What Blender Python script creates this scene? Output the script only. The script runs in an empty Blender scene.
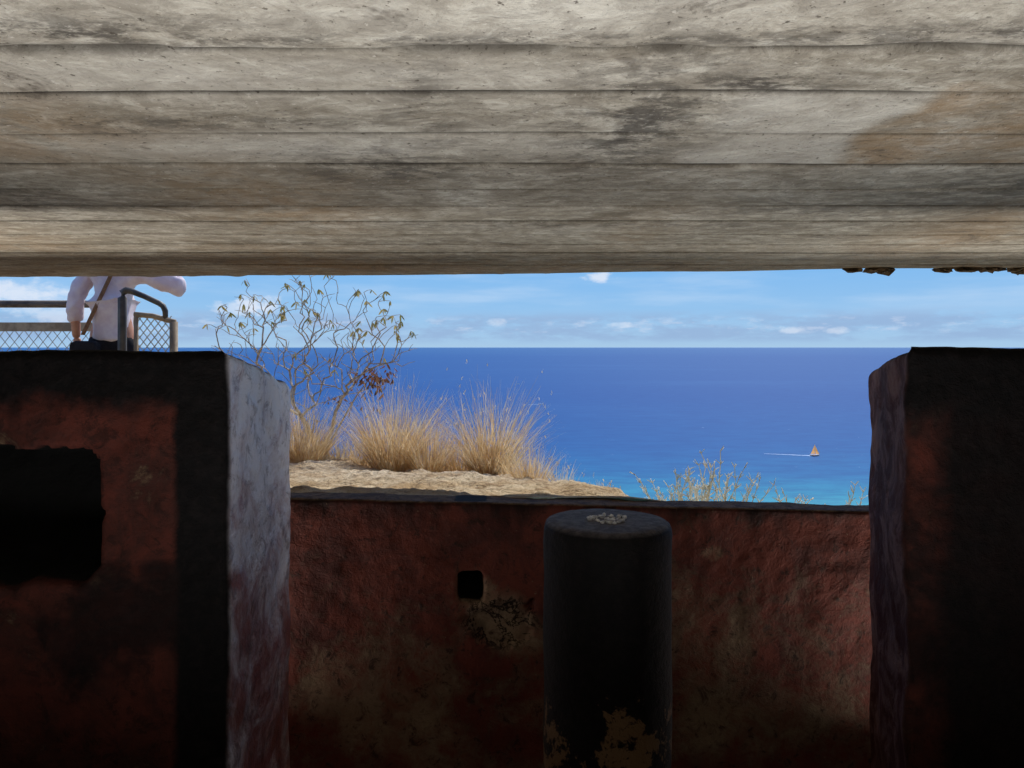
import bpy, bmesh, math, random
from mathutils import Vector, noise, Matrix
random.seed(7)
S = bpy.context.scene
S.view_settings.view_transform = 'Standard'
S.view_settings.look = 'None'
COL = S.collection

def lin(r, g, b):
    f = lambda c: (c/255/12.92) if c/255 <= .04045 else ((c/255+.055)/1.055)**2.4
    return (f(r), f(g), f(b), 1)

def sstep(a, b, x):
    t = max(0, min(1, (x-a)/(b-a))); return t*t*(3-2*t)

# ---------------------------------------------------------------- node helper
class NT:
    def __init__(s, name, world=False):
        if world:
            s.m = bpy.data.worlds.new(name)
        else:
            s.m = bpy.data.materials.new(name)
        s.m.use_nodes = True
        s.t = s.m.node_tree
        s.t.nodes.clear()
    def n(s, typ, **kw):
        x = s.t.nodes.new(typ)
        for k, v in kw.items(): setattr(x, k, v)
        return x
    def put(s, sock, v):
        if isinstance(v, bpy.types.NodeSocket): s.t.links.new(v, sock)
        elif v is not None: sock.default_value = v
    def pos(s):
        return s.n('ShaderNodeNewGeometry').outputs['Position']
    def sep(s, v):
        x = s.n('ShaderNodeSeparateXYZ'); s.put(x.inputs[0], v); return x.outputs
    def math(s, op, a, b=None, clamp=False):
        x = s.n('ShaderNodeMath', operation=op, use_clamp=clamp)
        s.put(x.inputs[0], a)
        if b is not None: s.put(x.inputs[1], b)
        return x.outputs[0]
    def map(s, v, scale=(1, 1, 1), loc=(0, 0, 0)):
        x = s.n('ShaderNodeMapping'); s.put(x.inputs['Vector'], v)
        x.inputs['Scale'].default_value = scale; x.inputs['Location'].default_value = loc
        return x.outputs[0]
    def noise(s, v, scale, detail=5, rough=.6, dist=0):
        x = s.n('ShaderNodeTexNoise'); s.put(x.inputs['Vector'], v)
        x.inputs['Scale'].default_value = scale; x.inputs['Detail'].default_value = min(detail, 5)
        x.inputs['Roughness'].default_value = rough; x.inputs['Distortion'].default_value = dist
        return x.outputs['Fac']
    def rng(s, v, a, b, c=0, d=1, smooth=True):
        x = s.n('ShaderNodeMapRange', interpolation_type='SMOOTHSTEP' if smooth else 'LINEAR')
        s.put(x.inputs[0], v)
        for i, k in enumerate((a, b, c, d)): x.inputs[1+i].default_value = k
        return x.outputs[0]
    def mix(s, f, a, b, blend='MIX'):
        x = s.n('ShaderNodeMix', data_type='RGBA', blend_type=blend)
        s.put(x.inputs[0], f); s.put(x.inputs[6], a); s.put(x.inputs[7], b)
        return x.outputs[2]
    def ramp(s, f, stops):
        x = s.n('ShaderNodeValToRGB'); s.put(x.inputs[0], f)
        e = x.color_ramp.elements
        while len(e) < len(stops): e.new(.5)
        for i, (p, c) in enumerate(stops): e[i].position = p; e[i].color = c
        return x.outputs[0]
    def bump(s, h, strength=.5, dist=.01, normal=None):
        x = s.n('ShaderNodeBump'); s.put(x.inputs['Height'], h)
        x.inputs['Strength'].default_value = strength; x.inputs['Distance'].default_value = dist
        if normal is not None: s.put(x.inputs['Normal'], normal)
        return x.outputs[0]
    def out(s, color, rough=.8, normal=None, spec=.3, metal=0, trans=None):
        p = s.n('ShaderNodeBsdfPrincipled')
        s.put(p.inputs['Base Color'], color); s.put(p.inputs['Roughness'], rough)
        s.put(p.inputs['Specular IOR Level'], spec); s.put(p.inputs['Metallic'], metal)
        if normal is not None: s.put(p.inputs['Normal'], normal)
        o = s.n('ShaderNodeOutputMaterial')
        sh = p.outputs[0]
        if trans:
            tr = s.n('ShaderNodeBsdfTranslucent'); s.put(tr.inputs[0], color)
            mx = s.n('ShaderNodeMixShader'); mx.inputs[0].default_value = trans
            s.t.links.new(sh, mx.inputs[1]); s.t.links.new(tr.outputs[0], mx.inputs[2]); sh = mx.outputs[0]
        s.t.links.new(sh, o.inputs[0])
        return s.m

def simple(name, c1, c2, scale=8, rough=.7, spec=.3, bump=.2, trans=None, metal=0):
    t = NT(name); p = t.pos(); f = t.rng(t.noise(p, scale, 3), .35, .65)
    return t.out(t.mix(f, c1, c2), rough, t.bump(t.noise(p, scale*6, 3), bump, .005) if bump else None, spec, metal, trans)

# ---------------------------------------------------------------- mesh builder
class MB:
    def __init__(s): s.v = []; s.f = []; s.mi = []
    def tube(s, pts, rad, seg=6, mi=0):
        pts = [Vector(p) for p in pts]; n = len(pts)
        if not hasattr(rad, '__len__'): rad = [rad]*n
        base = len(s.v)
        for i, p in enumerate(pts):
            d = (pts[min(i+1, n-1)]-pts[max(i-1, 0)]).normalized()
            a = d.cross(Vector((0, 0, 1)))
            if a.length < .1: a = d.cross(Vector((1, 0, 0)))
            a.normalize(); b = d.cross(a)
            for k in range(seg):
                t = 2*math.pi*k/seg
                s.v.append(p+(a*math.cos(t)+b*math.sin(t))*rad[i])
        for i in range(n-1):
            for k in range(seg):
                q = base+i*seg
                s.f.append((q+k, q+(k+1) % seg, q+seg+(k+1) % seg, q+seg+k)); s.mi.append(mi)
        s.f.append(tuple(range(base+seg-1, base-1, -1))); s.mi.append(mi)
        s.f.append(tuple(range(base+(n-1)*seg, base+n*seg))); s.mi.append(mi)
    def poly(s, pts, mi=0):
        b = len(s.v); s.v += [Vector(p) for p in pts]
        s.f.append(tuple(range(b, b+len(pts)))); s.mi.append(mi)
    def blade(s, base, d, bend, L, w, n=4, mi=0):
        side = Vector((-d.y, d.x, 0))
        if side.length < .01: side = Vector((1, 0, 0))
        a = random.uniform(0, 3.14)
        side = (side.normalized()*math.cos(a)+Vector((d.x, d.y, 0)).normalized()*math.sin(a)) if d.xy.length > .01 else side
        b0 = len(s.v); p = Vector(base); dd = d.normalized()
        for i in range(n+1):
            ww = w*(1-i/n*.85)/2
            s.v += [p-side*ww, p+side*ww]
            p = p+dd*(L/n); dd = (dd+bend*(1/n)).normalized()
        for i in range(n):
            q = b0+2*i; s.f.append((q, q+1, q+3, q+2)); s.mi.append(mi)
        return p
    def leaf(s, p, d, L, w, mi=0):
        d = d.normalized(); sd = d.cross(Vector((random.uniform(-1, 1), random.uniform(-1, 1), random.uniform(-1, 1))))
        if sd.length < .05: sd = d.cross(Vector((0, 0, 1)))
        sd.normalize(); up = d.cross(sd)
        pts = [p, p+d*L*.3+sd*w*.45, p+d*L*.7+sd*w*.4+up*L*.05, p+d*L+up*L*.12, p+d*L*.7-sd*w*.4+up*L*.05, p+d*L*.3-sd*w*.45]
        s.poly(pts, mi)
    def box(s, c, sz, mi=0):
        b = len(s.v); c = Vector(c)
        for x in (-1, 1):
            for y in (-1, 1):
                for z in (-1, 1): s.v.append(c+Vector((x*sz[0]/2, y*sz[1]/2, z*sz[2]/2)))
        for f in ((0, 1, 3, 2), (4, 6, 7, 5), (0, 4, 5, 1), (2, 3, 7, 6), (0, 2, 6, 4), (1, 5, 7, 3)):
            s.f.append(tuple(b+i for i in f)); s.mi.append(mi)
    def lump(s, c, r, seed=0, rough=.35, mi=0, sub=2):
        bm = bmesh.new(); bmesh.ops.create_icosphere(bm, subdivisions=sub, radius=1)
        b = len(s.v)
        for v in bm.verts:
            k = 1+rough*noise.noise(v.co*1.4+Vector((seed*3.1, seed, 0)))*1.8
            s.v.append(Vector(c)+Vector((v.co.x*r[0]*k, v.co.y*r[1]*k, v.co.z*r[2]*k)))
        for f in bm.faces:
            s.f.append(tuple(b+v.index for v in f.verts)); s.mi.append(mi)
        bm.free()
    def obj(s, name, mats, smooth=False, parent=None):
        me = bpy.data.meshes.new(name); me.from_pydata([tuple(v) for v in s.v], [], s.f)
        if not isinstance(mats, (list, tuple)): mats = [mats]
        for m in mats: me.materials.append(m)
        me.polygons.foreach_set('material_index', s.mi)
        if smooth: me.polygons.foreach_set('use_smooth', [True]*len(me.polygons))
        me.update()
        o = bpy.data.objects.new(name, me); COL.objects.link(o)
        if parent: o.parent = parent
        return o

def empty(name, loc=(0, 0, 0)):
    e = bpy.data.objects.new(name, None); e.location = loc; COL.objects.link(e); return e

def bake(o):
    dg = bpy.context.evaluated_depsgraph_get()
    me = bpy.data.meshes.new_from_object(o.evaluated_get(dg))
    o.modifiers.clear(); o.data = me
    for p in me.polygons: p.use_smooth = True
    return o

def rounded_path(P, r):
    """open polyline with arc-rounded corners, finely resampled; returns [(x,y,nx,ny)]"""
    out = []
    P = [Vector(p) for p in P]; Q = [P[0]]
    for a, b, c in zip(P, P[1:], P[2:]):
        d1 = (b-a).normalized(); d2 = (c-b).normalized()
        s_, e = b-d1*r, b+d2*r
        for i in range(7):
            u = i/6; Q.append((s_*(1-u)+b*u)*(1-u)+(b*(1-u)+e*u)*u)
    Q.append(P[-1])
    pts = [Q[0]]
    for a, b in zip(Q, Q[1:]):
        L = (b-a).length; u = 0
        while True:
            pt = a+(b-a)*(u/L); st = .009 if abs(pt.x) < 1.35 else .08
            u += st
            if u >= L-.002: break
            pts.append(a+(b-a)*(u/L))
        pts.append(b)
    for i, p in enumerate(pts):
        d = (pts[min(i+1, len(pts)-1)]-pts[max(i-1, 0)]).normalized()
        out.append((p.x, p.y, d.y, -d.x))
    return out

def block(name, P, ztop, mat, bev=.02, disp=.008, niche=None, corner=.02, extra=None):
    path = rounded_path(P, corner)
    zr = [0, .15, .3, .42, .5]
    while zr[-1] < 1: zr.append(zr[-1]+.009)
    V = []; F = []
    nr = None
    for x, y, nx, ny in path:
        zt = ztop(x, y)
        rows = [(z/zr[-1]*(zt-bev), 0) for z in zr] if zt < 1.15 else None
        if rows is None:
            zz = [0, .15, .3, .42, .5]; N = 100
            rows = [(z, 0) for z in zz]+[(.5+(zt-bev-.5)*i/N, 0) for i in range(1, N+1)]
        for k in range(1, 6):
            a = k/5*math.pi/2; rows.append((zt-bev+bev*math.sin(a), bev*(1-math.cos(a))))
        for z, ins in rows:
            q = Vector((x, y, z)); N3 = Vector((nx, ny, 0))
            dd = disp*noise.fractal(q*5, 1, 2, 3)+disp*.25*noise.noise(q*32)
            if niche and ny < -.9:
                x0, x1, z0, z1, rr, dep = niche
                cxn, czn = (x0+x1)/2, (z0+z1)/2
                wob = (.020*noise.noise(q*9)+.008*noise.noise(q*30))*(rr/.05)
                qx = abs(x-cxn)-(x1-x0)/2+rr; qz = abs(z-czn)-(z1-z0)/2+rr
                sd = math.hypot(max(qx, 0), max(qz, 0))+min(max(qx, qz), 0)-rr+wob
                dd -= dep*sstep(.006, -.010, sd)
            if extra and ny < -.9: dd += extra(x, z)
            co_ = q+N3*(dd-ins)
            co_.z += dd*.5 if z > zt-bev*1.2 else 0
            V.append(co_)
        nr = len(rows)
    n = len(path)
    for i in range(n-1):
        for j in range(nr-1):
            a = i*nr+j; F.append((a, a+nr, a+nr+1, a+1))
    F.append(tuple(i*nr+nr-1 for i in range(n)))
    me = bpy.data.meshes.new(name); me.from_pydata([tuple(v) for v in V], [], F); me.materials.append(mat)
    me.polygons.foreach_set('use_smooth', [True]*(len(F)-1)+[False]); me.update()
    o = bpy.data.objects.new(name, me); COL.objects.link(o); return o

# ================================================================ CAMERA
EYE = 1.5
cam = bpy.data.cameras.new('camera'); cam.lens = 27; cam.sensor_width = 36; cam.sensor_fit = 'HORIZONTAL'
cam.shift_y = -37/1024; cam.clip_end = 300000; cam.clip_start = .02
co = bpy.data.objects.new('camera', cam); COL.objects.link(co)
co.location = (0, 0, EYE); co.rotation_euler = (math.radians(90), 0, 0)
S.camera = co

# ================================================================ WORLD
w = NT('coastal_sky', True)
d = w.n('ShaderNodeTexCoord').outputs['Generated']
x, y, z = w.sep(d)[:3]
sky = w.ramp(w.math('MULTIPLY', w.math('MAXIMUM', z, 0), 2.0), [
    (0, lin(168, 202, 232)), (.05, lin(160, 200, 236)), (.11, lin(146, 194, 238)),
    (.2, lin(128, 186, 240)), (.6, lin(80, 140, 220)), (1, lin(60, 115, 200))])
n1 = w.noise(w.map(d, (14, 14, 60)), 1.0, 7, .62)
band = w.math('MULTIPLY', w.rng(z, .001, .014), w.rng(z, .034, .05, 1, 0))
lav = w.math('MULTIPLY', band, w.rng(n1, .34, .6, 0, .75))
sky = w.mix(lav, sky, lin(150, 178, 216))
n2 = w.noise(w.map(d, (26, 26, 90), (3, 1, 2)), 1.0, 7, .65)
band2 = w.math('MULTIPLY', w.rng(z, .014, .022), w.rng(z, .03, .042, 1, 0))
sky = w.mix(w.math('MULTIPLY', band2, w.rng(n2, .52, .68, 0, .5)), sky, lin(205, 218, 240))
n3 = w.noise(w.map(d, (4, 4, 30), (1.3, 0, .4)), 1.0, 6, .55)
sky = w.mix(w.math('MULTIPLY', w.rng(n3, .42, .72, 0, .5), w.rng(z, .03, .06)), sky, lin(196, 220, 246))
nn = w.noise(w.map(d, (60, 60, 110)), 1.0, 5, .6)
for cx, cz, rx, rz, a in ((.113, .090, .018, .006, .75), (-.31, .052, .022, .011, .6), (-.335, .047, .03, .008, .5), (-.56, .06, .06, .013, .7), (-.5, .04, .04, .01, .5),
                          (.34, .021, .014, .004, .5), (.39, .02, .012, .004, .45), (-.02, .032, .012, .005, .4), (.14, .028, .014, .004, .4)):
    ex = w.math('DIVIDE', w.math('SUBTRACT', x, cx), rx); ez = w.math('DIVIDE', w.math('SUBTRACT', z, cz), rz)
    r2 = w.math('ADD', w.math('MULTIPLY', ex, ex), w.math('MULTIPLY', ez, ez))
    r2 = w.math('ADD', r2, w.math('MULTIPLY', w.math('SUBTRACT', nn, .5), 5))
    m = w.math('MULTIPLY', w.rng(r2, -.2, 1.8, a, 0), w.math('GREATER_THAN', y, 0))
    sky = w.mix(m, sky, lin(232, 238, 250))
bg = w.n('ShaderNodeBackground'); w.put(bg.inputs[0], sky); bg.inputs[1].default_value = 1.0
wo = w.n('ShaderNodeOutputWorld'); w.t.links.new(bg.outputs[0], wo.inputs[0])
S.world = w.m
try:
    w.m.cycles.sampling_method = 'MANUAL'; w.m.cycles.sample_map_resolution = 256
except Exception: pass

sun = bpy.data.lights.new('sun', 'SUN'); sun.energy = 4.2; sun.angle = .009; sun.color = (1, .95, .88)
so = bpy.data.objects.new('sun', sun); COL.objects.link(so)
sd = Vector((.25, .62, .80)).normalized()
so.rotation_euler = sd.to_track_quat('Z', 'Y').to_euler()

# added area lights on boxes, out of view, to brighten the ceiling
M_fillbox = simple('fill_box_grey', lin(60, 60, 62), lin(40, 40, 42), 20, .6, .4, .1)
def ceiling_fill(loc, sx, sy, power, color, spread=150):
    L = bpy.data.lights.new('added_ceiling_fill', 'AREA'); L.shape = 'RECTANGLE'; L.size = sx; L.size_y = sy
    L.energy = power; L.color = color; L.spread = math.radians(spread)
    o = bpy.data.objects.new('added_ceiling_fill', L); COL.objects.link(o); o.location = loc; o.rotation_euler = (math.pi, 0, 0)
    m = MB(); X, Y, Z = loc
    m.box((X, Y, Z/2-.01), (sx+.04, sy+.04, Z-.02))
    m.obj('added_fill_box', M_fillbox)  # invented box under each added light
ceiling_fill((0, .30, .12), 2.6, .8, 36, (1, .97, .93), 125)
ceiling_fill((-2.05, 2.33, .10), 1.5, .3, 36, (1, .95, .87), 160)
ceiling_fill((2.3, 2.33, .10), 1.5, .3, 34, (1, .95, .87), 160)

# ================================================================ CEILING
t = NT('board_formed_concrete'); p = t.pos()
at = t.n('ShaderNodeAttribute', attribute_name='mask')
ms = t.sep(at.outputs['Color']); smudge = at.outputs['Alpha']
A = t.noise(t.map(p, (2.6, 4, 1)), 1.0, 5, .72, .8)
B = t.noise(t.map(p, (9, 45, 1)), 1.0, 5, .75)
C = t.noise(p, 75, 3, .7)
G = t.noise(t.map(p, (17, 19, 1), (2, 5, 0)), 1.0, 5, .8, .6)
D = t.noise(t.map(p, (3.2, 3.2, 1), (4, 2, 0)), 1.0, 5, .78, .8)
c = t.ramp(A, [(.32, lin(118, 110, 98)), (.44, lin(148, 142, 130)), (.56, lin(168, 163, 152)), (.68, lin(190, 187, 178))])
c = t.mix(t.rng(B, .38, .62, .22, 0), c, lin(100, 92, 80))
c = t.mix(t.rng(G, .40, .58, .5, 0), c, lin(96, 87, 75))
c = t.mix(t.rng(G, .56, .66, 0, .3), c, lin(200, 197, 188))
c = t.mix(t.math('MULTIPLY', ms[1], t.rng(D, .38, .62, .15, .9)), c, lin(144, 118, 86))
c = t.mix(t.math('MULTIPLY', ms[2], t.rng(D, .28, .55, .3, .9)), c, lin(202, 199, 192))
c = t.mix(t.math('MULTIPLY', t.rng(D, .54, .66, 0, .7), t.rng(G, .42, .56)), c, lin(80, 72, 64))
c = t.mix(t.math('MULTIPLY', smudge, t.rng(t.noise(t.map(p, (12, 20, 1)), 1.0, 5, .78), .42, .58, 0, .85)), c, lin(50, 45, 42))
c = t.mix(t.rng(C, .62, .70, 0, .75), c, lin(62, 54, 47))
c = t.mix(t.rng(C, .36, .29, 0, .4), c, lin(208, 204, 196))
c = t.mix(ms[0], c, lin(26, 22, 20))
h = t.math('ADD', t.math('MULTIPLY', G, 1.2), t.math('MULTIPLY', C, 1.0))
M_ceil = t.out(c, .9, t.bump(h, .8, .009), .15)

CZ = 1.85
seams = [-2.3, -2.0, -1.7, -1.4, -1.1, -.8, -.5, -.2, .1, .35, .58, .74, .911, 1.067, 1.268, 1.477, 1.712, 1.92, 2.15, 2.40, 2.63, 2.86, 3.08, 3.28]
sw = {.911: 1.2, 1.067: .9, 1.268: .8, 1.477: 1.1, 1.712: 1.2, 1.92: 1.1, 2.15: 1.1, 2.40: 1.1, 2.63: 1.0, 2.86: 1.0, 3.08: .9, 3.28: .8}
def edge(x):
    P = [(-5, 4.0), (-2.6, 3.95), (-.8, 3.86), (1.02, 3.60), (1.54, 3.42), (5, 3.38)]
    for (a, ya), (b, yb) in zip(P, P[1:]):
        if x <= b: r = ya+(yb-ya)*(x-a)/(b-a); break
    return r+.02*noise.noise(Vector((x*2.2, 0, 0)))+.01*noise.noise(Vector((x*11, 5, 0)))
xs = []; X = -4.5
while X < 4.5:
    xs.append(X); X += .018 if abs(X) < 2.6 else .1
xs.append(4.5)
ys = []; Y = -2.6
while Y < 3.4:
    ys.append(Y); Y += .0045 if .6 < Y < 2.5 else (.0065 if Y > .6 else .08)
ys2 = [i/24 for i in range(25)]
vs = []; cols = []; fs = []
def gauss(x, y, cx, cy, rx, ry):
    q = ((x-cx)/rx)**2+((y-cy)/ry)**2
    return math.exp(-q) if q < 6 else 0
random.seed(3)
boardz = [random.uniform(-.0015, .0015) for _ in seams]
def cpoint(x, y):
    wob = .005*noise.noise(Vector((x*2.5, y*1.5, 1)))+.002*noise.noise(Vector((x*17, y*3, 4)))
    sv = 0; z = CZ; idx = 0
    for i, sy in enumerate(seams):
        if y+wob > sy: idx = i
        dy = abs(y+wob-sy)
        if dy < .03:
            st = sw.get(sy, .5)
            st *= .5+1.2*max(0, .35+noise.noise(Vector((x*3.5, sy*9, 2))))
            wd = .0026+.0018*st+.0018*sy
            g = math.exp(-(dy/wd)**2)*min(1, st*1.2)
            sv = max(sv, g); z += g*.006
            if sy in (.911, 1.477, .58, 1.712):
                q = math.exp(-(dy/(.016 if sy < 1 else .009))**2)*sstep(.05, .35, noise.noise(Vector((x*6, sy*7, 1)))+(.35 if x < -.4 else -.05))
                sv = max(sv, q*.8); z += q*.006
    z += boardz[idx]+.004*noise.noise(Vector((x*1.3, y*1.3, 0)))
    if y < .5 or abs(x) > 2.8: return z, (sv, 0, 0, 0)
    xw = x+.03*noise.noise(Vector((x*6, y*6, 9)))+.012*noise.noise(Vector((x*25, y*25, 9)))
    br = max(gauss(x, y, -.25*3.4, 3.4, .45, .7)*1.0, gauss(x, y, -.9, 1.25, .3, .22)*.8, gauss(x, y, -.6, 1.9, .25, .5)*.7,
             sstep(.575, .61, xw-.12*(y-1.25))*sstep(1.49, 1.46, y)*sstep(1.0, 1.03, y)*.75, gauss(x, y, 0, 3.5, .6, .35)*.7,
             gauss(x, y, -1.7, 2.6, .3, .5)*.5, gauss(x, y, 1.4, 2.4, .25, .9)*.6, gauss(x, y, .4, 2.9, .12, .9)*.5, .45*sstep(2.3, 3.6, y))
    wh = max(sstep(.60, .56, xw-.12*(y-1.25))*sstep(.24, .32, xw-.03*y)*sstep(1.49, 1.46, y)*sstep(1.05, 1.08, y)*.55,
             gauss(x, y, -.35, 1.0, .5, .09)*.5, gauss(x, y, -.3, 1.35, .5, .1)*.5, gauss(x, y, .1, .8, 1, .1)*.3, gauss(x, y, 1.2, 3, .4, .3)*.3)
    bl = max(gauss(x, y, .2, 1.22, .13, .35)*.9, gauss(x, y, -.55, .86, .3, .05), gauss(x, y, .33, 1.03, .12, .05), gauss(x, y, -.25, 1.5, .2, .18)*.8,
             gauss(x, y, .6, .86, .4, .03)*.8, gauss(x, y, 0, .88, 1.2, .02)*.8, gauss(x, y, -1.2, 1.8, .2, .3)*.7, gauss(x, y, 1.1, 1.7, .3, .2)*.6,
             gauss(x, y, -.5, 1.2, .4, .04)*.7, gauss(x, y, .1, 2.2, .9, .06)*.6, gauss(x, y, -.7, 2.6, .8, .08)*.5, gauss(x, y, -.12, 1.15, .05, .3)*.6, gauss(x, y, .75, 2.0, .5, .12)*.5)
    return z, (sv, min(1, br), min(1, wh), min(1, bl))
nx = len(xs)
for X in xs:
    e = edge(X)
    for Y in ys:
        z, m = cpoint(X, Y); vs.append((X, Y, z)); cols.append(m)
    for k in ys2[1:]:
        Y = ys[-1]+(e-ys[-1])*k
        z, m = cpoint(X, Y)
        z += .012*sstep(.75, 1, k)*(1+noise.noise(Vector((X*9, 0, 0))))
        vs.append((X, Y, z)); cols.append(m)
ny = len(ys)+24
for i in range(nx-1):
    for j in range(ny-1):
        a = i*ny+j; fs.append((a, a+1, a+ny+1, a+ny))
tb = len(vs)
for X in xs:
    vs.append((X, edge(X)-.02, 2.5)); cols.append((0, 0, 0, 0))
for X in xs:
    vs.append((X, -2.6, 2.5)); cols.append((0, 0, 0, 0))
for i in range(nx-1):
    fs.append((i*ny+ny-1, tb+i, tb+i+1, (i+1)*ny+ny-1))
    fs.append((tb+i, tb+nx+i, tb+nx+i+1, tb+i+1))
me = bpy.data.meshes.new('ceiling'); me.from_pydata(vs, [], fs)
ca = me.color_attributes.new('mask', 'FLOAT_COLOR', 'POINT')
ca.data.foreach_set('color', [q for m in cols for q in m])
me.materials.append(M_ceil)
me.polygons.foreach_set('use_smooth', [True]*len(me.polygons)); me.update()
ceil = bpy.data.objects.new('ceiling', me); COL.objects.link(ceil)

M_lip = simple('eroded_lip', lin(70, 62, 54), lin(120, 106, 88), 30, .9, .1, .8)
m = MB()
for i in range(34):
    xx = random.choice((random.uniform(1.50, 1.66), random.uniform(1.9, 2.5), random.uniform(1.95, 2.6)))
    s_ = random.uniform(.010, .024)
    m.lump((xx, edge(xx)+random.uniform(-.04, .01), CZ-.002-s_*.2), (s_*2, s_*1.3, s_*.8), i, .6)
m.obj('eroded_slab_lip', M_lip)

# ================================================================ PAINTED WALLS
def wall_mat(kind):
    t = NT('weathered_paint_'+kind); p = t.pos(); x, y, z = t.sep(p)[:3]
    L = t.noise(p, 2.6, 5, .65, .3); M = t.noise(t.map(p, (1, 1, 1), (3, 1, 7)), 7, 5, .75, .5); F = t.noise(p, 45, 4, .75)
    F2 = t.noise(p, 20, 5, .8, .5)
    red = t.mix(t.rng(M, .35, .65), lin(92, 46, 38), lin(62, 36, 32))
    blk = t.mix(t.rng(F, .4, .7), lin(12, 11, 13), lin(24, 20, 21))
    bei = t.mix(t.rng(F2, .4, .65), lin(126, 108, 84), lin(88, 72, 58))
    ro = .6; spec = .3
    if kind == 'parapet':
        red = t.mix(t.rng(M, .35, .65), lin(116, 60, 50), lin(82, 46, 42))
        bei = t.mix(t.rng(F2, .4, .65), lin(164, 144, 118), lin(118, 98, 82))
        V = t.noise(t.map(p, (9, 9, 1.2)), 1.0, 4, .6)
        low = t.rng(z, .98, .25, 0, 1, False)
        ba = t.math('ADD', t.math('MULTIPLY', low, .16), L)
        for cx, cz, rx, rz, a in ((-.06, .60, .13, .10, .26), (.02, .53, .10, .08, .28), (-.45, .33, .3, .2, .14), (.68, .52, .17, .22, .20), (.75, .25, .3, .15, .12), (-.14, .69, .09, .08, .14), (.68, .8, .04, .03, .25)):
            ex = t.math('DIVIDE', t.math('SUBTRACT', x, cx), rx); ez = t.math('DIVIDE', t.math('SUBTRACT', z, cz), rz)
            r2 = t.math('ADD', t.math('MULTIPLY', ex, ex), t.math('MULTIPLY', ez, ez))
            ba = t.math('ADD', ba, t.rng(r2, 0, 1.6, a, 0))
        mk = t.math('ADD', t.math('ADD', t.math('MULTIPLY', ba, .5), t.math('MULTIPLY', M, .35)), t.math('MULTIPLY', F2, .32))
        c = t.mix(t.rng(mk, .62, .82, 0, .8), red, bei)
        c = t.mix(t.rng(t.math('ADD', t.math('MULTIPLY', V, .25), z), 1.03, 1.12, 0, .85), c, blk)
        c = t.mix(t.rng(F2, .54, .66, 0, .75), c, lin(46, 34, 32))
        ex = t.math('DIVIDE', t.math('SUBTRACT', x, -.04), .14); ez = t.math('DIVIDE', t.math('SUBTRACT', z, .57), .10)
        r2 = t.math('ADD', t.math('MULTIPLY', ex, ex), t.math('MULTIPLY', ez, ez))
        scar = t.math('MULTIPLY', t.rng(r2, .5, 1.2, 1, 0), t.rng(t.math('ABSOLUTE', t.math('SUBTRACT', M, .5)), .010, .03, .9, 0))
        c = t.mix(scar, c, lin(16, 14, 14))
        c = t.mix(t.rng(F, .64, .72, 0, .5), c, lin(160, 142, 118))
        nz = t.sep(t.n('ShaderNodeNewGeometry').outputs['Normal'])[2]
        c = t.mix(t.rng(nz, .55, .9, 0, .85), c, t.mix(t.rng(F2, .4, .6), lin(120, 102, 82), lin(74, 60, 50)))
        hole = t.math('MULTIPLY', t.math('MULTIPLY', t.rng(y, 2.615, 2.63), t.rng(y, 2.72, 2.715)), t.rng(t.math('ABSOLUTE', t.math('ADD', x, .143)), .06, .05))
        c = t.mix(hole, c, lin(14, 12, 12))  # dark inside of the hole painted into the colour
        ro = .8; spec = .2
    elif kind == 'pier':
        nrm = t.n('ShaderNodeNewGeometry').outputs['Normal']; nxx = t.math('ABSOLUTE', t.sep(nrm)[0])
        ax0 = t.math('ABSOLUTE', x)
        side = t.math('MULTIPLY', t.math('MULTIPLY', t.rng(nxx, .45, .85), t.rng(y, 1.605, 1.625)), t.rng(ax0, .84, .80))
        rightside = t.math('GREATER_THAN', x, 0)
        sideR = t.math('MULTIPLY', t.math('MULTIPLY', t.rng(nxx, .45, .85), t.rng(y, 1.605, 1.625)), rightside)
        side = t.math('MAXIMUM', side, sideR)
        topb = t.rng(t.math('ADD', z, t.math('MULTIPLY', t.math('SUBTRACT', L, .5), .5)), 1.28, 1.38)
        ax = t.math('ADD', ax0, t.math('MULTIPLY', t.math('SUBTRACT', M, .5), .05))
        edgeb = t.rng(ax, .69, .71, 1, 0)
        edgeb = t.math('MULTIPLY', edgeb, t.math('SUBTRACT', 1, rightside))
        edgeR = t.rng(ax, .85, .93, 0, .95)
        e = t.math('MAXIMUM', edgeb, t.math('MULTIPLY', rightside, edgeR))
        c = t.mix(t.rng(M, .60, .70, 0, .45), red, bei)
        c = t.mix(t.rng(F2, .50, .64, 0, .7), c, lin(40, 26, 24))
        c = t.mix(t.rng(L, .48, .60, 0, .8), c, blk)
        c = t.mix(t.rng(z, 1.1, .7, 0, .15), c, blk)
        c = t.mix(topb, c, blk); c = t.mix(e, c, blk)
        nich = t.math('MULTIPLY', t.math('MULTIPLY', t.rng(y, 1.608, 1.63), t.rng(y, 1.9, 1.85)), t.rng(x, -.82, -.84))
        c = t.mix(nich, c, lin(18, 18, 18))  # niche blackened inside, its shade painted on
        jm = t.math('ADD', t.math('MULTIPLY', M, .8), t.math('MULTIPLY', t.rng(z, .6, 1.45, 0, 1, False), .22))
        jc = t.mix(t.rng(jm, .34, .62), lin(136, 80, 78), lin(214, 210, 218))  # left jamb: worn paint, whitened upward with the light on it painted in
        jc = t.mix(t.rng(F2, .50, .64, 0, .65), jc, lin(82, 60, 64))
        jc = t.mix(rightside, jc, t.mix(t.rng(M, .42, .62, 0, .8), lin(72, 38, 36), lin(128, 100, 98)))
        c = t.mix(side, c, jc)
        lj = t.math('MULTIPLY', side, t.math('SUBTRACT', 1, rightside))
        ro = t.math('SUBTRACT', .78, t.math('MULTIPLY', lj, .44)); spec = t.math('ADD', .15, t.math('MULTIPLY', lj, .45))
    elif kind == 'post':
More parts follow.
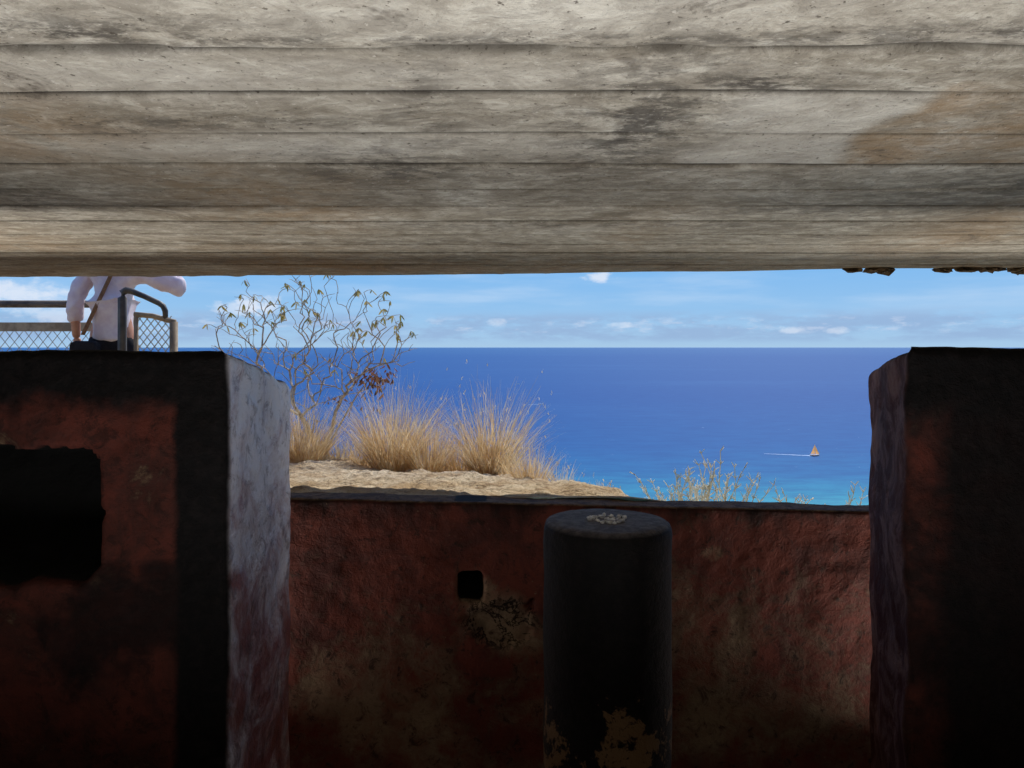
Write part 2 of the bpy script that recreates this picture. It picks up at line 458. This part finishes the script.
        mk = t.math('ADD', t.math('ADD', t.math('MULTIPLY', M, .7), t.math('MULTIPLY', F2, .3)), t.rng(z, .80, .58, 0, .14, False))
        c = t.mix(t.rng(mk, .64, .68, 0, .9), blk, lin(118, 92, 66))
        r2 = t.math('ADD', t.math('POWER', t.math('SUBTRACT', x, .235), 2), t.math('POWER', t.math('SUBTRACT', y, 1.9), 2))
        topm = t.rng(z, 1.060, 1.071)
        c = t.mix(topm, c, t.mix(t.rng(F, .35, .65), lin(64, 60, 64), lin(98, 93, 96)))
        rr = t.math('ADD', t.math('SQRT', r2), t.math('MULTIPLY', t.math('SUBTRACT', F, .5), .12))
        c = t.mix(t.math('MULTIPLY', topm, t.rng(rr, .03, .06, 1, 0)), c, lin(96, 94, 96))
        ro = .7; spec = .2
    else:
        c = t.mix(t.rng(L, .4, .6), lin(80, 66, 56), lin(60, 46, 40)); ro = .9
    h = t.math('ADD', t.math('MULTIPLY', F2, 1.2), F)
    return t.out(c, ro, t.bump(h, .6, .008), spec)

M_pier = wall_mat('pier'); M_par = wall_mat('parapet'); M_post = wall_mat('post'); M_int = wall_mat('interior')
slope = lambda za, zb: (lambda x, y: za+(zb-za)*max(0, min(1, (y-1.6)/.46)))
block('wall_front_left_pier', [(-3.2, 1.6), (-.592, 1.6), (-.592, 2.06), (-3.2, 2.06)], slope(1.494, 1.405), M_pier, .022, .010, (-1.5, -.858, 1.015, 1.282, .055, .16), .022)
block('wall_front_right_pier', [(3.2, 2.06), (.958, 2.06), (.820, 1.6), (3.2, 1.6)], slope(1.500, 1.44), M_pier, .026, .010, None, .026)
zt = lambda x, y: 1.5-(.513+.0224*(x+.75))
def scar(x, z):
    g = math.exp(-((x+.03)/.12)**2-((z-.565)/.085)**2)
    return -.016*sstep(.38, .5, g+.4*noise.noise(Vector((x*22, z*22, 0))))
block('wall_parapet', [(-3.2, 2.6), (3.2, 2.6), (3.2, 2.73), (-3.2, 2.73)], zt, M_par, .014, .008, (-.185, -.102, .64, .735, .014, .10), .02, scar)

m = MB(); cx, cy = .235, 1.9; R = .157; prof = [(R*1.0, 0), (R*1.0, .3), (R*1.0, .6), (R*1.0, .9), (R, .99), (R*.998, 1.04), (R*.99, 1.054), (R*.965, 1.065), (R*.93, 1.070), (R*.85, 1.073), (R*.6, 1.074), (R*.42, 1.074), (R*.36, 1.0742), (R*.2, 1.0742), (R*.02, 1.0742)]
pr2 = []
for (r0, z0), (r1, z1) in zip(prof, prof[1:]):
    k = max(1, int((z1-z0)/.02))
    for q in range(k): pr2.append((r0+(r1-r0)*q/k, z0+(z1-z0)*q/k))
pr2.append(prof[-1]); SEG = 96
for r, z in pr2:
    for k in range(SEG):
        a = 2*math.pi*k/SEG
        q = Vector((math.cos(a)*r, math.sin(a)*r, z))
        dd = .0030*noise.noise(q*7)+.0010*noise.noise(q*35)
        m.v.append(Vector((cx+math.cos(a)*(r+dd), cy+math.sin(a)*(r+dd), z+dd*.5)))
for i in range(len(pr2)-1):
    for k in range(SEG):
        m.f.append((i*SEG+k, i*SEG+(k+1) % SEG, (i+1)*SEG+(k+1) % SEG, (i+1)*SEG+k)); m.mi.append(0)
for i in range(48):
    a = random.uniform(0, 6.28); r = .052*math.sqrt(random.random()); s_ = random.uniform(.004, .0075)
    m.lump((cx+math.cos(a)*r, cy+math.sin(a)*r, 1.0755), (s_, s_, s_*.7), i, .4, 1, 1)
M_peb = simple('pebble_aggregate', lin(150, 150, 154), lin(235, 235, 238), 50, .6, .4, .2)
m.obj('concrete_instrument_pedestal', [M_post, M_peb], True)

def slab(name, c, sz, mat):
    m = MB(); m.box(c, sz); return m.obj(name, mat)
slab('floor', (0, .2, -.05), (6.8, 5.5, .1), M_int)
slab('wall_back', (0, -2.55, .9), (6.8, .2, 1.9), M_int)
slab('wall_left', (-3.3, .1, .9), (.2, 5.2, 1.88), M_int)
slab('wall_right', (3.3, .1, .9), (.2, 5.2, 1.88), M_int)

# ================================================================ GROUND
RIM = [(-12, 7.6), (-3.5, 7.2), (-1.9, 6.8), (-1.2, 6.3), (-.8, 5.75), (-.3, 5.2), (.1, 4.5), (.35, 3.6), (.58, 3.05), (.9, 2.9), (14, 2.9)]
def rim(x):
    for (a, ya), (b, yb) in zip(RIM, RIM[1:]):
        if x <= b: return ya+(yb-ya)*max(0, (x-a)/(b-a))
    return 2.9
def gh(x, y):
    s_ = .965-.115*(y-2.75)
    left = sstep(-1.8, -2.3, x); s_ = s_*(1-left)+(.68 + (s_-.68)*sstep(4.4, 3.4, y))*left
    s_ -= .10*sstep(.35, 1.1, x)
    s_ += .05*sstep(-.9, -1.5, x)*sstep(4.6, 5.4, y)*(1-left)
    n = .04*noise.fractal(Vector((x*2.2, y*2.2, 0)), 1, 2, 4)+.018*noise.noise(Vector((x*12, y*9, 3)))+.010*noise.noise(Vector((x*30, y*26, 7)))
    dd = y-rim(x)+.15*noise.noise(Vector((x*2, 1, y)))
    n -= .03*sstep(-.8, 0, dd)
    z = s_+n*sstep(2.75, 3.0, y)
    if dd > 0: z -= dd*dd*1.2 if dd < .4 else .192+(dd-.4)*.95
    return z
gx = []; X = -14
while X < 14: gx.append(X); X += .018 if -2.0 < X < 1.0 else .3
gy = []; Y = 2.70
while Y < 7.6: gy.append(Y); Y += .02
while Y < 170: gy.append(Y); Y += max(.1, (Y-7)*.3)
m = MB()
for X in gx:
    for Y in gy: m.v.append(Vector((X*(1+max(0, Y-8)*.06), Y, max(-125, gh(X, Y)))))
n_ = len(gy)
for i in range(len(gx)-1):
    for j in range(n_-1):
        a = i*n_+j; m.f.append((a, a+n_, a+n_+1, a+1)); m.mi.append(0)
t = NT('sandy_earth'); p = t.pos()
a = t.noise(p, 4, 5, .7); b = t.noise(p, 20, 5, .75); e = t.noise(p, 90, 3, .7)
c = t.mix(t.rng(a, .35, .65), lin(184, 158, 122), lin(220, 202, 170))
c = t.mix(t.rng(b, .48, .64, 0, .8), c, lin(138, 114, 86))
c = t.mix(t.rng(e, .56, .68, 0, .75), c, lin(100, 84, 66))
M_sand = t.out(c, .95, t.bump(b, 1, .04), .1)
m.obj('ground', M_sand, True)

# ================================================================ OCEAN
t = NT('ocean_water'); p = t.pos(); x, y, z = t.sep(p)[:3]
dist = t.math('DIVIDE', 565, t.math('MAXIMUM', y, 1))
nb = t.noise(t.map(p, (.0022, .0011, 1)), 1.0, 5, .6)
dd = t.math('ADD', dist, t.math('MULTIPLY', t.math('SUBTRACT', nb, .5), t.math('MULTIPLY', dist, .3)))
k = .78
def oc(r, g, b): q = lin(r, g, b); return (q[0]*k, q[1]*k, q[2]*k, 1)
c = t.ramp(dd, [(0, oc(92, 144, 190)), (.012, oc(64, 122, 176)), (.06, oc(46, 106, 168)), (.3, oc(36, 98, 164)), (.6, oc(34, 106, 168)), (.76, oc(36, 122, 174)), (.88, oc(50, 156, 184)), (1, oc(84, 186, 192))])  # paler horizon stops are haze mixed into the water colour
wv = t.noise(t.map(p, (.02, .05, 1)), 1.0, 5, .75)
c = t.mix(t.rng(wv, .35, .65, .45, 0), c, oc(24, 80, 146))
ws = t.noise(t.map(p, (.0006, .0016, 1)), 1.0, 5, .7)
c = t.mix(t.rng(ws, .5, .7, 0, .25), c, oc(70, 130, 186))
wc = t.noise(t.map(p, (.05, .08, 1)), 1.0, 4, .8)
c = t.mix(t.rng(wc, .67, .75, 0, .75), c, lin(190, 210, 230))
M_sea = t.out(c, .6, None, .05)
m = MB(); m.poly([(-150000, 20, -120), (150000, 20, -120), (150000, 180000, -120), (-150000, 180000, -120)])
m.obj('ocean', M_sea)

M_sail = simple('orange_sail', lin(255, 170, 80), lin(255, 200, 130), .5, .7, .2, 0, .6)
M_hull = simple('hull_white', lin(240, 200, 160), lin(250, 225, 200), .5, .4, .5, 0)
M_foam = simple('foam', lin(210, 225, 240), lin(150, 185, 225), .4, .8, .1, 0)
def hull(m, st):
    b = len(m.v)
    for X, W, H in st: m.v += [Vector((X, -W, H)), Vector((X, -W*.6, 0)), Vector((X, 0, -.5)), Vector((X, W*.6, 0)), Vector((X, W, H))]
    for i in range(len(st)-1):
        for j in range(4): a = b+i*5+j; m.f.append((a, a+1, a+6, a+5)); m.mi.append(0)
        m.f.append((b+i*5, b+i*5+5, b+i*5+9, b+i*5+4)); m.mi.append(0)
    m.f.append((b, b+1, b+2, b+3, b+4)); m.mi.append(0)
def wake(parent, x0, L, dy, W0):
    m = MB(); N = 30
    for i in range(N+1):
        u = i/N; X = x0-L*u; W = W0*(1-u*.6)*(1+.5*noise.noise(Vector((u*9, 0, 0))))
        m.v += [Vector((X, u*dy-W*1.6, .15)), Vector((X, u*dy+W*1.6, .15))]
    for i in range(N): m.f.append((2*i, 2*i+1, 2*i+3, 2*i+2)); m.mi.append(0)
    m.obj('wake', M_foam, False, parent)
SB = empty('sailboat', (338, 858, -120))
m = MB(); hull(m, [(-5, .9, 1.2), (-3, 1.5, 1.2), (0, 1.8, 1.1), (3, 1.2, 1.3), (5.6, .05, 1.6)])
m.tube([(.5, 0, .5), (.5, 0, 13)], .12); m.tube([(.5, 0, 2.2), (-4.5, -1, 2.2)], .1)
m.obj('hull_and_mast', M_hull, False, SB)
m = MB()
def sail(a, b, c, bulge):
    a, b, c = Vector(a), Vector(b), Vector(c); N = 6; base = len(m.v)
    for i in range(N+1):
        for j in range(N+1):
            u = i/N; v = j/N
            q = a.lerp(b, u).lerp(c, v); q.y += bulge*math.sin(u*3.14)*(1-v)*math.sin(v*3.14*.9+.3)
            m.v.append(q)
    for i in range(N):
        for j in range(N): k = base+i*(N+1)+j; m.f.append((k, k+1, k+N+2, k+N+1)); m.mi.append(0)
sail((.4, 0, 2.4), (-4.5, -1, 2.4), (.4, 0, 12.8), -.8)
sail((5.4, 0, 1.8), (.8, -.8, 2.2), (.6, 0, 11.5), -.7)
m.obj('sails', M_sail, True, SB)
wake(SB, -5, 46, 16, 1.5)
# small motorboats further out
for bx, by in ((60, 1617), (20, 2500)):
    MBt = empty('motorboat', (bx, by, -120)); m = MB()
    hull(m, [(-5, 1.4, 1.5), (-2, 1.7, 1.5), (2, 1.6, 1.8), (5.5, .05, 2.4)])
    m.box((-.5, 0, 2.4), (4, 2.2, 1.8)); m.box((-.8, 0, 3.5), (2.4, 1.8, .5))
    m.obj('hull_and_cabin', simple('boat_white', lin(250, 250, 250), lin(235, 238, 242), .5, .4, .5, 0), False, MBt)
    wake(MBt, -5, 22, 4, 1.6)

# ================================================================ VEGETATION
random.seed(11)
M_grass = simple('dry_grass', lin(222, 194, 146), lin(192, 156, 106), 9, .8, .1, 0, .5)
M_grass2 = simple('dry_grass_pale', lin(240, 224, 188), lin(218, 192, 146), 9, .8, .1, 0, .5)
def clump(cx, cy, rx, ry, H, n, wd=.0045, seedheads=.03, lean=(0, 0)):
    m = MB()
    for i in range(n):
        a = random.uniform(0, 6.28); r = math.sqrt(random.random())
        bx, by = cx+math.cos(a)*r*rx, cy+math.sin(a)*r*ry
        out = Vector((math.cos(a)*r, math.sin(a)*r, 0))
        d = (Vector((lean[0], lean[1], 1.35))+out*.85+Vector((random.gauss(0, .24), random.gauss(0, .24), 0))).normalized()
        bend = Vector((random.gauss(0, .35)+out.x*.35+lean[0], random.gauss(0, .3), -random.uniform(0, .5)))
        L = H*random.uniform(.45, 1.1)*(1-.3*r)
        e = m.blade((bx, by, gh(bx, by)-.02), d, bend, L, wd*random.uniform(.6, 1.2), 5, int(random.random() < .5))
        if random.random() < seedheads:
            for q in range(3): m.leaf(e-Vector((0, 0, q*.008)), Vector((random.gauss(0, .5), random.gauss(0, .5), 1)), .016, .005, 1)
    return m.obj('dry_grass_clump', [M_grass, M_grass2])
clump(-1.46, 5.38, .13, .12, .60, 850)
clump(-1.72, 5.28, .12, .14, .62, 600)
clump(-1.22, 5.50, .12, .10, .26, 300)
clump(-.78, 5.05, .12, .13, .74, 1100)
clump(-.54, 4.92, .10, .12, .50, 550)
clump(-.14, 4.90, .11, .12, .70, 900)
clump(-.34, 5.0, .08, .10, .38, 300)
clump(-.98, 5.2, .08, .10, .40, 220)
clump(.10, 4.05, .08, .07, .29, 340, .0035)
clump(.26, 3.95, .06, .06, .22, 180, .0035)
clump(.00, 4.3, .06, .06, .20, 140, .0035)
clump(-.50, 5.3, .42, .12, .16, 300)
clump(.40, 3.45, .05, .05, .07, 60, .003)

M_bark = simple('shrub_bark', lin(204, 188, 164), lin(150, 134, 116), 20, .9, .1, .3)
M_lg = simple('shrub_leaf_olive', lin(146, 140, 84), lin(186, 164, 102), 14, .7, .2, 0, .4)
M_lr = simple('shrub_leaf_russet', lin(150, 100, 74), lin(110, 76, 60), 14, .8, .2, 0, .3)
random.seed(5)
b0 = Vector((-1.47, 5.95, gh(-1.47, 5.95)-.02))
att = []
while len(att) < 360:
    px = random.uniform(-2.40, -.76); pz = random.uniform(.95, 2.10); py = 5.95+random.uniform(-.42, .42)
    e = ((px+1.57)/.79)**2+((pz-1.54)/.54)**2+((py-5.95)/.47)**2
    cone = abs(px+1.50) < (pz-.70)*1.35
    if e < 1 and cone and noise.noise(Vector((px*3, py*3, pz*3))) > -.25: att.append(Vector((px, py, pz)))
att.sort(key=lambda q: (q-b0).length)
nodes = [b0]; par = [-1]; plen = [0.]
for tgt in ((-.05, 0, .30), (-.16, .02, .34), (.10, -.02, .32)):
    prev = 0
    for k in range(1, 6):
        q = b0+Vector(tgt)*k/5+Vector((random.gauss(0, .008), random.gauss(0, .008), 0))
        nodes.append(q); par.append(prev); plen.append(plen[prev]+.065); prev = len(nodes)-1
for a in att:
    best = min(range(len(nodes)), key=lambda i: (nodes[i]-a).length*(1.0+ (.6 if nodes[i].z > a.z-.02 else 0))+.26*plen[i])
    s_ = nodes[best]; L = (a-s_).length; n = max(2, int(L/.055)); prev = best
    gd = (s_-nodes[par[best]]).normalized() if par[best] >= 0 else Vector((0, 0, 1))
    for k in range(1, n+1):
        u = k/n
        q = s_.lerp(a, u)+gd*L*.12*math.sin(u*math.pi)*(1-u)+Vector((random.gauss(0, .005), random.gauss(0, .005), random.gauss(0, .005)))*(u < 1)
        nodes.append(q); par.append(prev); plen.append(plen[prev]+L/n); prev = len(nodes)-1
w_ = [0]*len(nodes); kids = [[] for _ in nodes]
for i in range(len(nodes)-1, 0, -1):
    if not kids[i]: w_[i] = 1
    w_[par[i]] += w_[i]; kids[par[i]].append(i)
rad_ = [.0026*(max(1, q)**.42) for q in w_]
m = MB()
def walk(start, first):
    stack = [(start, first)]
    while stack:
        s0, f0 = stack.pop(); pts = [nodes[s0], nodes[f0]]; rr = [rad_[f0], rad_[f0]]; cur = f0
        while kids[cur]:
            ks = sorted(kids[cur], key=lambda i: -w_[i])
            for o_ in ks[1:]: stack.append((cur, o_))
            cur = ks[0]; pts.append(nodes[cur]); rr.append(rad_[cur])
        m.tube(pts, rr, 5, 0)
for c0 in kids[0]: walk(0, c0)
for i, q in enumerate(nodes):
    if kids[i]: continue
    for _ in range(random.choice((1, 2))):
        dd_ = Vector((random.gauss(0, .6)+(q.x+1.5)*.5, random.gauss(0, .5), random.uniform(.1, .9))).normalized()
        e_ = q+dd_*random.uniform(.04, .11); m.tube([q, q.lerp(e_, .5)+Vector((0, 0, .006)), e_], [.0024, .0020, .0014], 4, 0)
        pr = .8 if q.x > -1.25 and q.z > 1.5 else (.36 if q.z > 1.6 else .10)
        if random.random() < pr:
            for k in range(random.choice((2, 3, 4))):
                m.leaf(e_, Vector((random.gauss(0, .5), random.gauss(0, .5), -.9)), random.uniform(.04, .075), .016, 1)
for i in range(85):
    q = Vector((random.gauss(-1.04, .08), random.gauss(5.9, .06), random.gauss(1.27, .06)))
    m.leaf(q, Vector((random.gauss(0, .7), random.gauss(0, .7), -.8)), random.uniform(.04, .08), .021, 2)
for i in range(40):
    q = Vector((random.gauss(-1.22, .12), random.gauss(5.9, .08), random.gauss(1.10, .08)))
    m.leaf(q, Vector((random.gauss(0, .7), random.gauss(0, .7), -.8)), random.uniform(.03, .055), .015, 2)
m.tube([b0, b0+Vector((.12, 0, .25)), Vector((-1.2, 5.92, 1.12)), Vector((-1.03, 5.9, 1.34))], [.011, .009, .006, .003], 5, 0)
m.obj('bare_coastal_shrub', [M_bark, M_lg, M_lr])

M_sp = simple('pale_sprig', lin(246, 244, 234), lin(220, 220, 204), 14, .8, .1, 0, .3)
def sprig(cx, cy, zb, H, n, spread):
    m = MB()
    for i in range(n):
        X = cx+random.gauss(0, spread*.26); Yq = cy+random.gauss(0, .06)
        d = Vector((random.gauss((X-cx)*2, .34), random.gauss(0, .25), 1)).normalized()
        L = H*random.uniform(.6, 1.1); pts = [Vector((X, Yq, zb))]
        for k in range(7):
            d = (d+Vector((random.gauss(0, .09), random.gauss(0, .09), .03))).normalized(); pts.append(pts[-1]+d*L/7)
        m.tube(pts, [.0036*(1-.08*k) for k in range(8)], 4)
        for k in range(3, 8):
            for q in range(3):
                dd_ = (d+Vector((random.gauss(0, .8), random.gauss(0, .6), .1))).normalized(); l2 = random.uniform(.01, .035)
                m.tube([pts[k], pts[k]+dd_*l2], [.0024, .0016], 3)
                if q < 1: m.leaf(pts[k]+dd_*l2, dd_, .011, .006)
    return m.obj('pale_coastal_sprig', M_sp)
sprig(.86, 3.5, .60, .36, 34, .24)
sprig(.99, 3.5, .60, .42, 10, .06)
sprig(.74, 3.45, .62, .33, 12, .08)
sprig(1.26, 3.5, .60, .33, 7, .08)
sprig(1.52, 3.5, .60, .26, 4, .05)

# ================================================================ RAILING
M_rail = simple('weathered_rail', lin(120, 108, 92), lin(86, 78, 68), 12, .7, .3, .2)
M_railt = simple('tan_rail', lin(176, 156, 126), lin(140, 122, 98), 12, .7, .3, .2)
M_link = simple('galvanised_mesh', lin(190, 188, 180), lin(150, 148, 140), 12, .5, .5, 0)
RL = empty('lookout_railing', (0, 0, 0))
def mesh_panel(x0, x1, z0, z1, y, sp, r=.0028):
    m = MB()
    for sgn in (1, -1):
        for k in range(-60, 90):
            xa = x0+k*sp
            N = 40
            pts = [(xa+sgn*(q-z0)*.8, q) for q in [z0+(z1-z0)*i/N for i in range(N+1)]]
            pts = [(a, b) for a, b in pts if x0 <= a <= x1]
            if len(pts) > 1: m.tube([(pts[0][0], y, pts[0][1]), (pts[-1][0], y, pts[-1][1])], r, 4)
    return m.obj('chain_mesh', M_link, False, RL)
m = MB()
yA = 5.65; g0 = .66
m.tube([(-7, yA, 1.82), (-2.82, yA, 1.815)], .028, 10)
for X in (-6.9, -5.2, -3.95, -2.82): m.tube([(X, yA+.03, g0-.1), (X, yA+.03, 1.82)], .026, 8)
m.tube([(-7, yA, .74), (-2.82, yA, .74)], .02, 8)
m.obj('back_rail', M_rail, True, RL)
m = MB(); m.box((-4.9, yA, 1.648), (4.2, .035, .065)); m.obj('tan_board', M_railt, False, RL)
mesh_panel(-5.2, -2.82, .75, 1.615, yA, .07)
yB = 4.7; m = MB()
m.tube([(-2.385, yB, .6), (-2.385, yB, 1.80), (-2.38, yB, 1.835), (-2.36, yB, 1.847), (-2.33, yB, 1.842), (-2.25, yB, 1.81), (-2.16, yB, 1.768), (-2.135, yB, 1.75), (-2.122, yB, 1.72), (-2.12, yB, 1.66)], [.026, .026, .024, .022, .019, .017, .017, .017, .017, .014], 10)
m.obj('guard_post_and_handrail', simple('dark_metal', lin(96, 90, 80), lin(66, 62, 58), 12, .5, .4, .1), True, RL)
m = MB()
m.tube([(-2.07, yB, .5), (-2.07, yB, 1.655)], .024, 10); m.tube([(-2.30, yB, .5), (-2.30, yB, 1.70)], .014, 8)
m.tube([(-2.31, yB, 1.70), (-2.2, yB, 1.69), (-2.06, yB, 1.652)], .016, 8)
m.tube([(-2.385, yB, .8), (-2.07, yB, .8)], .014, 8)
m.obj('guard_frame', M_railt, True, RL)
mesh_panel(-2.30, -2.07, .8, 1.69, yB, .045, .003)

# ================================================================ PERSON
PX, PY, PZ = -2.70, 5.2, .68
PE = empty('standing_person', (PX, PY, PZ))
def skin(name, V, E, Rr, mat, root=0, sub=2):
    me = bpy.data.meshes.new(name); me.from_pydata(V, E, []); o = bpy.data.objects.new(name, me); COL.objects.link(o)
    sk = o.modifiers.new('skin', 'SKIN'); sk.use_smooth_shade = True
    lay = me.skin_vertices[0]
    for i, r in enumerate(Rr):
        r = r if hasattr(r, '__len__') else (r, r)
        lay.data[i].radius = r; lay.data[i].use_root = (i == root)
    ss = o.modifiers.new('sub', 'SUBSURF'); ss.levels = sub; ss.render_levels = sub
    bpy.context.view_layer.update(); bake(o)
    o.data.materials.clear(); o.data.materials.append(mat); o.parent = PE
    return o
M_skin = simple('skin', lin(206, 152, 122), lin(190, 134, 106), 20, .5, .3, .05)
M_shirt = simple('white_linen_shirt', lin(252, 242, 244), lin(240, 226, 232), 16, .8, .2, .35, .25)
M_black = simple('black_cloth', lin(28, 28, 32), lin(40, 38, 42), 30, .8, .2, .2)
M_hair = simple('dark_hair', lin(48, 34, 26), lin(30, 22, 18), 60, .5, .4, .5)
M_strap = simple('tan_leather', lin(150, 110, 74), lin(120, 84, 56), 40, .5, .4, .1)
V = [(0, 0, .90), (0, .0, 1.06), (0, 0, 1.22), (0, 0, 1.36), (0, .01, 1.44), (0, .02, 1.49),
     (-.16, 0, 1.345), (-.245, -.03, 1.10), (-.265, .03, .875), (.17, 0, 1.345), (.45, .03, 1.215), (.30, .17, 1.36),
     (-.09, 0, .84), (-.10, .015, .47), (-.10, -.01, .09), (-.11, .13, .035), (.09, 0, .84), (.10, .015, .47), (.10, -.01, .09), (.11, .13, .035)]
E = [(0, 1), (1, 2), (2, 3), (3, 4), (4, 5), (3, 6), (6, 7), (7, 8), (3, 9), (9, 10), (10, 11), (0, 12), (12, 13), (13, 14), (14, 15), (0, 16), (16, 17), (17, 18), (18, 19)]
Rr = [(.13, .10), (.11, .085), (.12, .09), (.07, .06), .05, .05, .048, .036, .027, .052, .038, .026, .085, .055, .036, .03, .085, .055, .036, .03]
skin('body', V, E, Rr, M_skin)
V = [(.01, 0, 1.0), (.01, 0, .86), (0, 0, 1.12), (0, 0, 1.25), (0, 0, 1.36), (0, .005, 1.41), (-.15, 0, 1.34), (-.22, -.02, 1.20), (-.247, -.03, 1.09), (-.258, .01, .985),
     (.16, 0, 1.34), (.30, .015, 1.29), (.45, .03, 1.215), (.37, .11, 1.29)]
E = [(0, 1), (0, 2), (2, 3), (3, 4), (4, 5), (4, 6), (6, 7), (7, 8), (8, 9), (4, 10), (10, 11), (11, 12), (12, 13)]
Rr = [(.145, .115), (.160, .125), (.14, .11), (.145, .11), (.10, .09), (.068, .065), .070, .056, .054, .046, .078, .076, .074, .05]
sh = skin('shirt', V, E, Rr, M_shirt, 0, 3)
for v in sh.data.vertices:
    c = v.co; v.co = c+v.normal*(.016*noise.noise(Vector((c.x*9, c.y*9, c.z*6)))+.008*noise.noise(c*26))
V = [(0, 0, .90), (0, 0, .96), (-.09, 0, .80), (-.10, .01, .47), (-.10, -.005, .12), (.09, 0, .80), (.10, .01, .47), (.10, -.005, .12)]
skin('trousers', V, [(0, 1), (0, 2), (2, 3), (3, 4), (0, 5), (5, 6), (6, 7)], [(.14, .11), (.13, .10), .092, .072, .058, .092, .072, .058], M_black)
m = MB()
for sx in (-1, 1): m.lump((sx*.108, .06, .04), (.045, .135, .042), sx, .08, 0, 3)
m.obj('shoes', M_black, True, PE)
bm = bmesh.new(); bmesh.ops.create_uvsphere(bm, u_segments=48, v_segments=32, radius=1)
for v in bm.verts:
    c = v.co; x0, y0, z0 = c
    x1 = x0*.074*(1-.22*max(0, -z0)); y1 = y0*.092; z1 = z0*.112
    if z0 < 0: y1 += .012*(-z0)*(1 if y0 > 0 else 0)
    if y0 > 0:
        y1 += .026*math.exp(-(x0/.16)**2-((z0+.12)/.17)**2)
        y1 -= .010*math.exp(-((abs(x0)-.36)/.16)**2-((z0-.05)/.12)**2)
        y1 += .006*math.exp(-(x0/.3)**2-((z0+.47)/.06)**2)
        y1 += .008*math.exp(-(x0/.3)**2-((z0+.85)/.15)**2)
    v.co = (x1, y1, z1)
me = bpy.data.meshes.new('head'); bm.to_mesh(me); bm.free(); me.materials.append(M_skin)
for q in me.polygons: q.use_smooth = True
hd = bpy.data.objects.new('head', me); COL.objects.link(hd); hd.parent = PE; hd.location = (0, .03, 1.575)
m = MB(); mw = simple('eye_white', lin(235, 232, 228), lin(225, 222, 218), 30, .2, .5, 0); ml = simple('lips', lin(170, 92, 86), lin(160, 84, 80), 30, .4, .4, 0)
for sx in (-1, 1):
    m.lump((sx*.027, .106, 1.58), (.012, .008, .007), 0, 0, 0, 2); m.lump((sx*.027, .113, 1.58), (.005, .003, .005), 0, 0, 1, 2)
    m.tube([(sx*.014, .119, 1.597), (sx*.03, .119, 1.601), (sx*.044, .107, 1.597)], [.002, .003, .0015], 5, 1)
    m.lump((sx*.077, .025, 1.57), (.009, .018, .03), 2, .2, 2, 2)
m.tube([(-.022, .112, 1.522), (0, .124, 1.523), (.022, .112, 1.522)], [.002, .005, .002], 6, 3)
m.obj('face_features', [mw, M_hair, M_skin, ml], True, PE)
m = MB(); m.lump((0, .008, 1.60), (.086, .098, .10), 4, .06, 0, 4); m.lump((0, -.05, 1.52), (.075, .05, .11), 5, .12, 0, 3)
for v in m.v:
    if v.y > .06 and v.z < 1.645: v.y = .06
m.obj('hair', M_hair, True, PE)
def hand(name, W, f, nrm, mir, curl):
    W = Vector(W); f = Vector(f).normalized(); nrm = Vector(nrm); nrm = (nrm-f*nrm.dot(f)).normalized(); s_ = f.cross(nrm)*mir
    V = [W, W+f*.035, W+f*.06]; E = [(0, 1), (1, 2)]; Rr = [(.024, .018), (.030, .015), (.032, .013)]
    for i, (off, L) in enumerate(((-.030, .066), (-.010, .076), (.010, .072), (.029, .056))):
        k = W+f*(.088-abs(off+.005)*.15)+s_*off; d_ = f.copy(); q = k
        V.append(k); Rr.append(.0095); E.append((2, len(V)-1)); idx = len(V)-1
        for j, fr in enumerate((.45, .32, .25)):
            a = curl*(.7+j*.4); d_ = (d_*math.cos(a)+nrm*math.sin(a)).normalized()
            q = q+d_*L*fr; V.append(q.copy()); Rr.append(.0085-.0008*j); E.append((idx, len(V)-1)); idx = len(V)-1
    a0 = W+f*.03-s_*.03; V.append(a0); Rr.append(.013); E.append((1, len(V)-1))
    V.append(a0+(f*.7-s_*.6+nrm*.4).normalized()*.035); Rr.append(.010); E.append((len(V)-2, len(V)-1))
    V.append(V[-1]+(f*.9-s_*.2+nrm*.5).normalized()*.028); Rr.append(.0085); E.append((len(V)-2, len(V)-1))
    skin(name, [tuple(v) for v in V], E, Rr, M_skin, 0, 2)
hand('left_hand', (-.265, .03, .89), (0, .15, -1), (.9, .3, 0), 1, .32)
hand('right_hand', (.295, .175, 1.365), (-.5, .35, .55), (-.3, -.9, .2), -1, .6)
m = MB(); m.box((0, 0, 0), (.15, .009, .075)); m.box((0.05, .006, .02), (.025, .004, .025))
ph = m.obj('phone', M_black, False, PE); ph.location = (.17, .25, 1.45)
m = MB(); pts = []
for i in range(13):
    u = i/12; pts.append((.10-.22*u, -.125+.05*max(0, 1-u*6)-.03*u, 1.40-.50*u))
for o_ in (-.008, 0, .008): m.tube([(a+o_, b, c) for a, b, c in pts], .006, 6)
m.obj('bag_strap', M_strap, True, PE)
m = MB()
for k, (ins, zo) in enumerate(((.03, .0), (.008, .012), (0, .03), (0, .13), (.008, .148), (.03, .16))):
    x0, x1, y0, y1 = -.19+ins, -.01-ins, -.195+ins*.5, -.13-ins*.5; z = .70+zo
    m.v += [Vector(q) for q in ((x0, y0+.01, z), (x0+.01, y0, z), (x1-.01, y0, z), (x1, y0+.01, z), (x1, y1-.01, z), (x1-.01, y1, z), (x0+.01, y1, z), (x0, y1-.01, z))]
for i in range(5):
    for j in range(8): m.f.append((i*8+j, i*8+(j+1) % 8, i*8+8+(j+1) % 8, i*8+8+j)); m.mi.append(0)
m.f.append(tuple(range(7, -1, -1))); m.mi.append(0); m.f.append(tuple(range(40, 48))); m.mi.append(0)
m.box((-.10, -.196, .815), (.15, .006, .07))
m.obj('shoulder_bag', M_black, False, PE)
